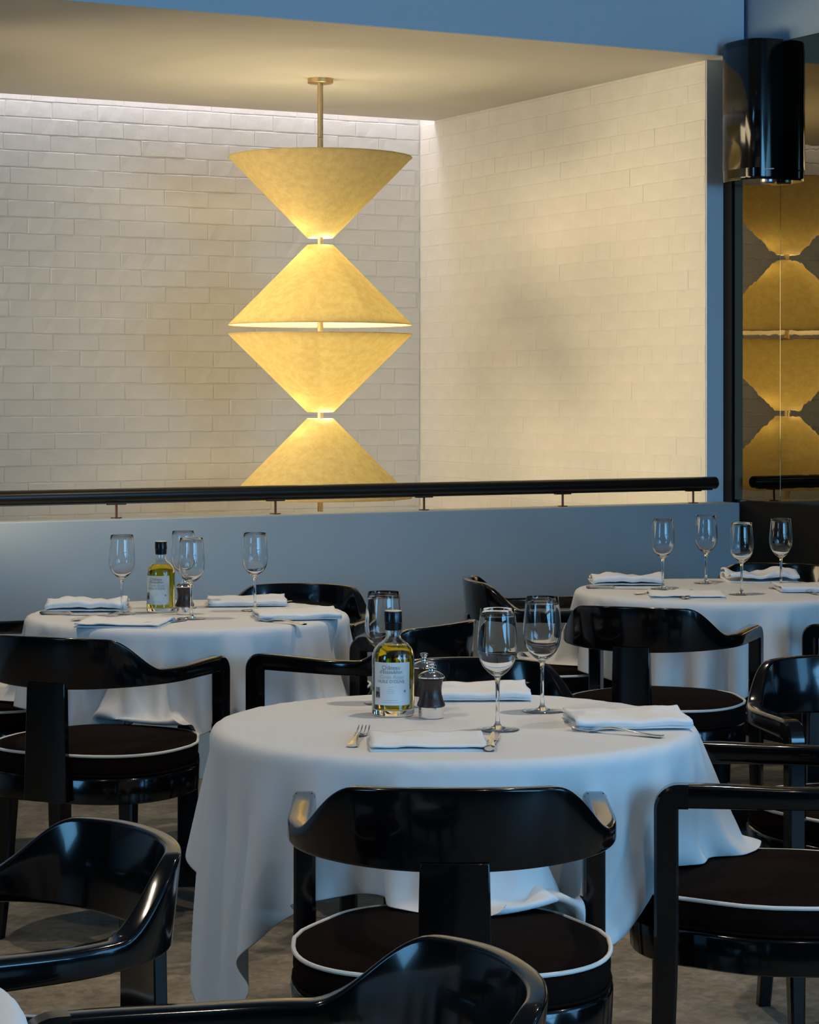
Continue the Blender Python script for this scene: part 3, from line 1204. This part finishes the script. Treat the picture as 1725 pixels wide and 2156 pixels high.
# ------------------------------------------------------------------ mills
def make_mill():
    root = empty('pepper_mill', (0, 0, 0))
    MB().lathe([(0.0, 0.0), (0.0235, 0.0), (0.0245, 0.001), (0.0245, 0.022), (0.0, 0.022)], 40).build('base', M['chrome'], root)
    MB().lathe([(0.0, 0.0225), (0.0262, 0.0225), (0.0278, 0.0245), (0.0270, 0.029), (0.0238, 0.036), (0.0212, 0.045), (0.0204, 0.053), (0.0210, 0.062), (0.0228, 0.071), (0.0238, 0.0765), (0.0, 0.0765)], 40).build('body', M['wood'], root)
    MB().lathe([(0.0, 0.077), (0.0240, 0.077), (0.0264, 0.0790), (0.0266, 0.0812), (0.0235, 0.0850), (0.0165, 0.0895), (0.0080, 0.0925), (0.0, 0.093)], 40).build('dome', M['chrome'], root)
    MB().lathe([(0.0, 0.0925), (0.0052, 0.0925), (0.0044, 0.097), (0.0052, 0.1015), (0.0082, 0.104), (0.0084, 0.107), (0.0062, 0.1085), (0.0, 0.1088)], 28).build('knob', M['chrome'], root)
    return root


ml = make_mill()
for i, (u, v, lab) in enumerate(((908, 1511, 'walnut and chrome mill right of the oil bottle, the nearer of the front table pair'),
                                 (893, 1487, 'walnut and chrome mill hidden behind the nearer mill on the front table'),
                                 (389, 1293, 'walnut and chrome mill right of the oil bottle on the left table'))):
    o = ml if i == 0 else copy_tree(ml)
    o.location = on_table(u, v, CZ)
    tag(o, lab, 'mill', 'small table mills')


# ------------------------------------------------------------------ napkins
def make_napkin(seed, wid=0.235, dep=0.195, layers=3, puff=1.0):
    rnd = random.Random(seed)
    t = 0.0038
    prof = []
    K = 13
    for l_ in range(layers):
        z = 0.002 + l_ * t * puff
        ys = [(-dep / 2 + dep * i / K) for i in range(K + 1)]
        short = 0.004 * rnd.random() * l_
        if l_ % 2:
            ys = ys[::-1]
        for i, y in enumerate(ys):
            yy = y * (1 - short / dep)
            prof.append((yy, z))
        if l_ < layers - 1:
            ye = ys[-1]
            sgn = 1 if ye > 0 else -1
            prof.append((ye + sgn * t * 0.6 * puff, z + t * 0.5 * puff))
    nx = 22
    so = rnd.uniform(0, 50)
    mb = MB()
    for j in range(nx + 1):
        x = -wid / 2 + wid * j / nx
        for i, (y, z) in enumerate(prof):
            w = mnoise.noise(Vector((x * 13 + so, y * 11, 0.4))) + 0.4 * mnoise.noise(Vector((x * 30 + so, y * 20, 2)))
            zz = z + max(0.0, w * 0.5 + 0.25) * 0.014 * puff * (z / 0.010)
            xe = x + 0.004 * mnoise.noise(Vector((so, y * 14, i * 0.25))) * (1 if abs(j - nx / 2) > nx / 2 - 4 else 0.3)
            ye = y + 0.006 * mnoise.noise(Vector((x * 8 + so, 3.0, z * 60)))
            mb.v.append((xe, ye, max(zz, 0.0012)))
    m_ = len(prof)
    for j in range(nx):
        for i in range(m_ - 1):
            mb.f.append((j * m_ + i, (j + 1) * m_ + i, (j + 1) * m_ + i + 1, j * m_ + i + 1))
    me = mb.mesh('napkin', M['napkin'], True, 180)
    return me


NAPM = [make_napkin(s, puff=p) for s, p in ((1, 1.0), (2, 1.25), (3, 1.6), (4, 2.0))]
NK = [
    (899, 1566, 1, 0, 0.88, 'folded white napkin at the near edge of the front table, between fork and knife', 'napkins on the front table'),
    (1320, 1523, 4, 1, 0.95, 'folded white napkin at the right edge of the front table with a fork before it', 'napkins on the front table'),
    (1000, 1465, 2, 1, 0.95, 'folded white napkin at the far edge of the front table, right of the mills', 'napkins on the front table'),
    (185, 1283, 4, 2, 1.0, 'folded napkin at the left back of the left table with a knife along it', 'napkins on the left table'),
    (264, 1314, -8, 0, 1.0, 'thin crumpled napkin at the near edge of the left table below the bottle', 'napkins on the left table'),
    (520, 1272, 6, 1, 1.0, 'folded napkin at the far edge of the left table behind the lone glass', 'napkins on the left table'),
    (624, 1300, 10, 1, 1.0, 'rumpled napkin at the right end of the left table with a fork before it', 'napkins on the left table'),
    (1318, 1229, 0, 2, 1.0, 'puffed folded napkin at the left end of the right rear table', 'napkins on the right rear table'),
    (1445, 1255, -3, 0, 1.0, 'flat crumpled napkin at the near edge of the right rear table', 'napkins on the right rear table'),
    (1600, 1222, 2, 3, 1.0, 'thick rolled-looking napkin at the far edge of the rear table behind two glasses', 'napkins on the right rear table'),
    (1712, 1243, 0, 1, 1.0, 'napkin at the right edge of the rear table, cut by the frame', 'napkins on the right rear table'),
]
for u, v, a, mi, sc, lab, grp in NK:
    o = bpy.data.objects.new('napkin', NAPM[mi])
    link(o)
    md = o.modifiers.new('solid', 'SOLIDIFY')
    md.thickness = 0.0034
    o.location = on_table(u, v, CZ + 0.0005)
    o.rotation_euler = (0, 0, math.radians(a))
    o.scale = (sc, sc, 1)
    tag(o, lab, 'napkin', grp)


# ------------------------------------------------------------------ cutlery (built along +x, handle end at 0)
def bar(mb, pts):
    """pts: (x, y, z, halfwidth, halfthick)"""
    rings = []
    for i, (x, y, z, hw, ht) in enumerate(pts):
        ring = []
        for k in range(8):
            a = PI / 8 + PI / 4 * k
            ring.append((x, y + hw * 1.08 * math.cos(a), z + ht * 1.08 * math.sin(a)))
        rings.append(ring)
    mb.rings(rings)


def make_fork():
    mb = MB()
    bar(mb, [(0.0, 0, 0.003, 0.0085, 0.0022), (0.006, 0, 0.003, 0.0105, 0.0026), (0.02, 0, 0.0032, 0.0085, 0.0024), (0.05, 0, 0.0055, 0.0052, 0.0022), (0.08, 0, 0.009, 0.0034, 0.0020), (0.105, 0, 0.0105, 0.0028, 0.0019), (0.125, 0, 0.0075, 0.0035, 0.0017), (0.135, 0, 0.0045, 0.0085, 0.0014), (0.145, 0, 0.003, 0.0118, 0.0011), (0.152, 0, 0.0028, 0.0124, 0.0010)])
    for y in (-0.0105, -0.0035, 0.0035, 0.0105):
        bar(mb, [(0.150, y, 0.0028, 0.0019, 0.0010), (0.170, y, 0.0045, 0.0017, 0.0010), (0.187, y * 0.97, 0.0080, 0.0014, 0.0009), (0.198, y * 0.95, 0.0115, 0.0008, 0.0006)])
    return mb.mesh('fork', M['steel'], True, 50)


def make_knife():
    mb = MB()
    bar(mb, [(0.0, 0, 0.0055, 0.0075, 0.0040), (0.004, 0, 0.0055, 0.0100, 0.0052), (0.02, 0, 0.0055, 0.0088, 0.0048), (0.05, 0, 0.0055, 0.0068, 0.0042), (0.078, 0, 0.0055, 0.0058, 0.0040), (0.084, 0, 0.0055, 0.0090, 0.0046), (0.090, 0, 0.0052, 0.0085, 0.0040), (0.094, 0, 0.0045, 0.0055, 0.0016), (0.11, 0, 0.004, 0.0085, 0.0011), (0.16, 0.001, 0.003, 0.0095, 0.0009), (0.20, 0.002, 0.003, 0.0085, 0.0007), (0.222, 0.005, 0.003, 0.0030, 0.0004)])
    return mb.mesh('knife', M['steel'], True, 50)


def make_spoon():
    mb = MB()
    bar(mb, [(0.0, 0, 0.003, 0.0080, 0.0020), (0.006, 0, 0.003, 0.0100, 0.0024), (0.03, 0, 0.004, 0.0070, 0.0022), (0.08, 0, 0.009, 0.0034, 0.0020), (0.12, 0, 0.010, 0.0030, 0.0018), (0.135, 0, 0.008, 0.0060, 0.0014)])
    rings = []
    for i in range(9):
        q = i / 8
        x = 0.130 + 0.062 * q
        hw = 0.0205 * math.sin(PI * (0.10 + 0.88 * q)) ** 0.75
        zc = 0.008 - 0.005 * math.sin(PI * q)
        ring = [(x, -hw + 2 * hw * k / 6, zc + 0.0035 * (abs(k - 3) / 3) ** 2) for k in range(7)]
        ring += [(x, hw - 2 * hw * k / 6, zc - 0.0012 + 0.0035 * (abs(k - 3) / 3) ** 2) for k in range(7)]
        rings.append(ring)
    mb.rings(rings)
    return mb.mesh('spoon', M['steel'], True, 60)


CM = {'fork': make_fork(), 'knife': make_knife(), 'spoon': make_spoon()}
CT = [  # kind, handle end pixel, other end pixel, label, group
    ('fork', (741, 1574), (776, 1529), 'steel fork left of the near napkin on the front table', 'cutlery on the front table'),
    ('knife', (1030, 1583), (1055, 1528), 'steel knife at the near edge of the front table, its handle towards the viewer', 'cutlery on the front table'),
    ('fork', (1395, 1554), (1196, 1537), 'steel fork lying along the right napkin of the front table, tines to the left', 'cutlery on the front table'),
    ('knife', (1400, 1506), (1196, 1500), 'steel knife whose tip shows behind the right napkin of the front table', 'cutlery on the front table'),
    ('fork', (1106, 1440), (1088, 1476), 'small-looking steel fork at the far right of the back napkin, tines towards the viewer', 'cutlery on the front table'),
    ('knife', (85, 1294), (262, 1297), 'steel knife along the front of the left back napkin on the left table', 'cutlery on the left table'),
    ('knife', (292, 1320), (412, 1304), 'steel knife at the right of the near napkin on the left table', 'cutlery on the left table'),
    ('fork', (152, 1308), (222, 1300), 'steel fork end showing left of the near napkin on the left table', 'cutlery on the left table'),
    ('fork', (642, 1317), (524, 1305), 'steel fork along the rumpled right napkin of the left table', 'cutlery on the left table'),
    ('spoon', (612, 1268), (560, 1276), 'steel spoon by the far napkin on the left table', 'cutlery on the left table'),
    ('knife', (1235, 1239), (1385, 1241), 'steel knife along the left napkin of the right rear table', 'cutlery on the right rear table'),
    ('knife', (1440, 1262), (1560, 1247), 'steel knife at the right of the near napkin on the right rear table', 'cutlery on the right rear table'),
    ('fork', (1336, 1252), (1420, 1250), 'steel fork end showing left of the near napkin on the right rear table', 'cutlery on the right rear table'),
    ('fork', (1725, 1253), (1635, 1237), 'steel fork below the cut-off napkin at the right edge of the rear table', 'cutlery on the right rear table'),
]
for kd, a_, b_, lab, grp in CT:
    pa, pb = on_table(*a_, CZ), on_table(*b_, CZ)
    o = bpy.data.objects.new(kd, CM[kd])
    link(o)
    o.location = pa + Vector((0, 0, 0.0005))
    dd = pb - pa
    o.rotation_euler = (0, 0, math.atan2(dd.y, dd.x))
    o.scale = (1, 1, 1)
    tag(o, lab, kd, grp)

# ------------------------------------------------------------------ ceiling downlights of the dining room
first = None
for (n0, d0, where) in ((-1.5, 1.0, 'behind the viewer at the left'), (1.5, 1.0, 'nearly above the viewer'), (4.0, 1.5, 'above the near right corner'),
                        (0.3, 3.6, 'in front of the nearest chair back'), (2.9, 3.8, 'above the front table'), (1.6, 6.3, 'above the left table'),
                        (3.7, 5.8, 'above the right rear table'), (-1.6, 5.6, 'beyond the left frame edge')):
    lab = 'small round recessed ceiling light ' + where
    if first is None:
        r0 = empty('downlight', W(n0, d0, 3.40), 0, lab, 'lamp', 'recessed ceiling lights')
        MB().lathe([(0.050, 0.0), (0.050, -0.006), (0.042, -0.008), (0.038, -0.002)], 24).build('ring', M['blackframe'], r0)
        MB().lathe([(0.0, -0.001), (0.036, -0.001), (0.036, -0.003), (0.0, -0.003)], 20).build('lens', M['downlight'], r0)
        l = bpy.data.lights.new('spot_light', 'SPOT')
        l.energy = 96
        l.spot_size = math.radians(110)
        l.spot_blend = 0.8
        l.color = (1.0, 0.83, 0.62)
        l.shadow_soft_size = 0.04
        so = bpy.data.objects.new('spot_light', l)
        link(so, r0)
        so.location = (0, 0, -0.012)
        first = r0
    else:
        r1_ = copy_tree(first)
        r1_.location = W(n0, d0, 3.40)
        r1_['label'] = lab
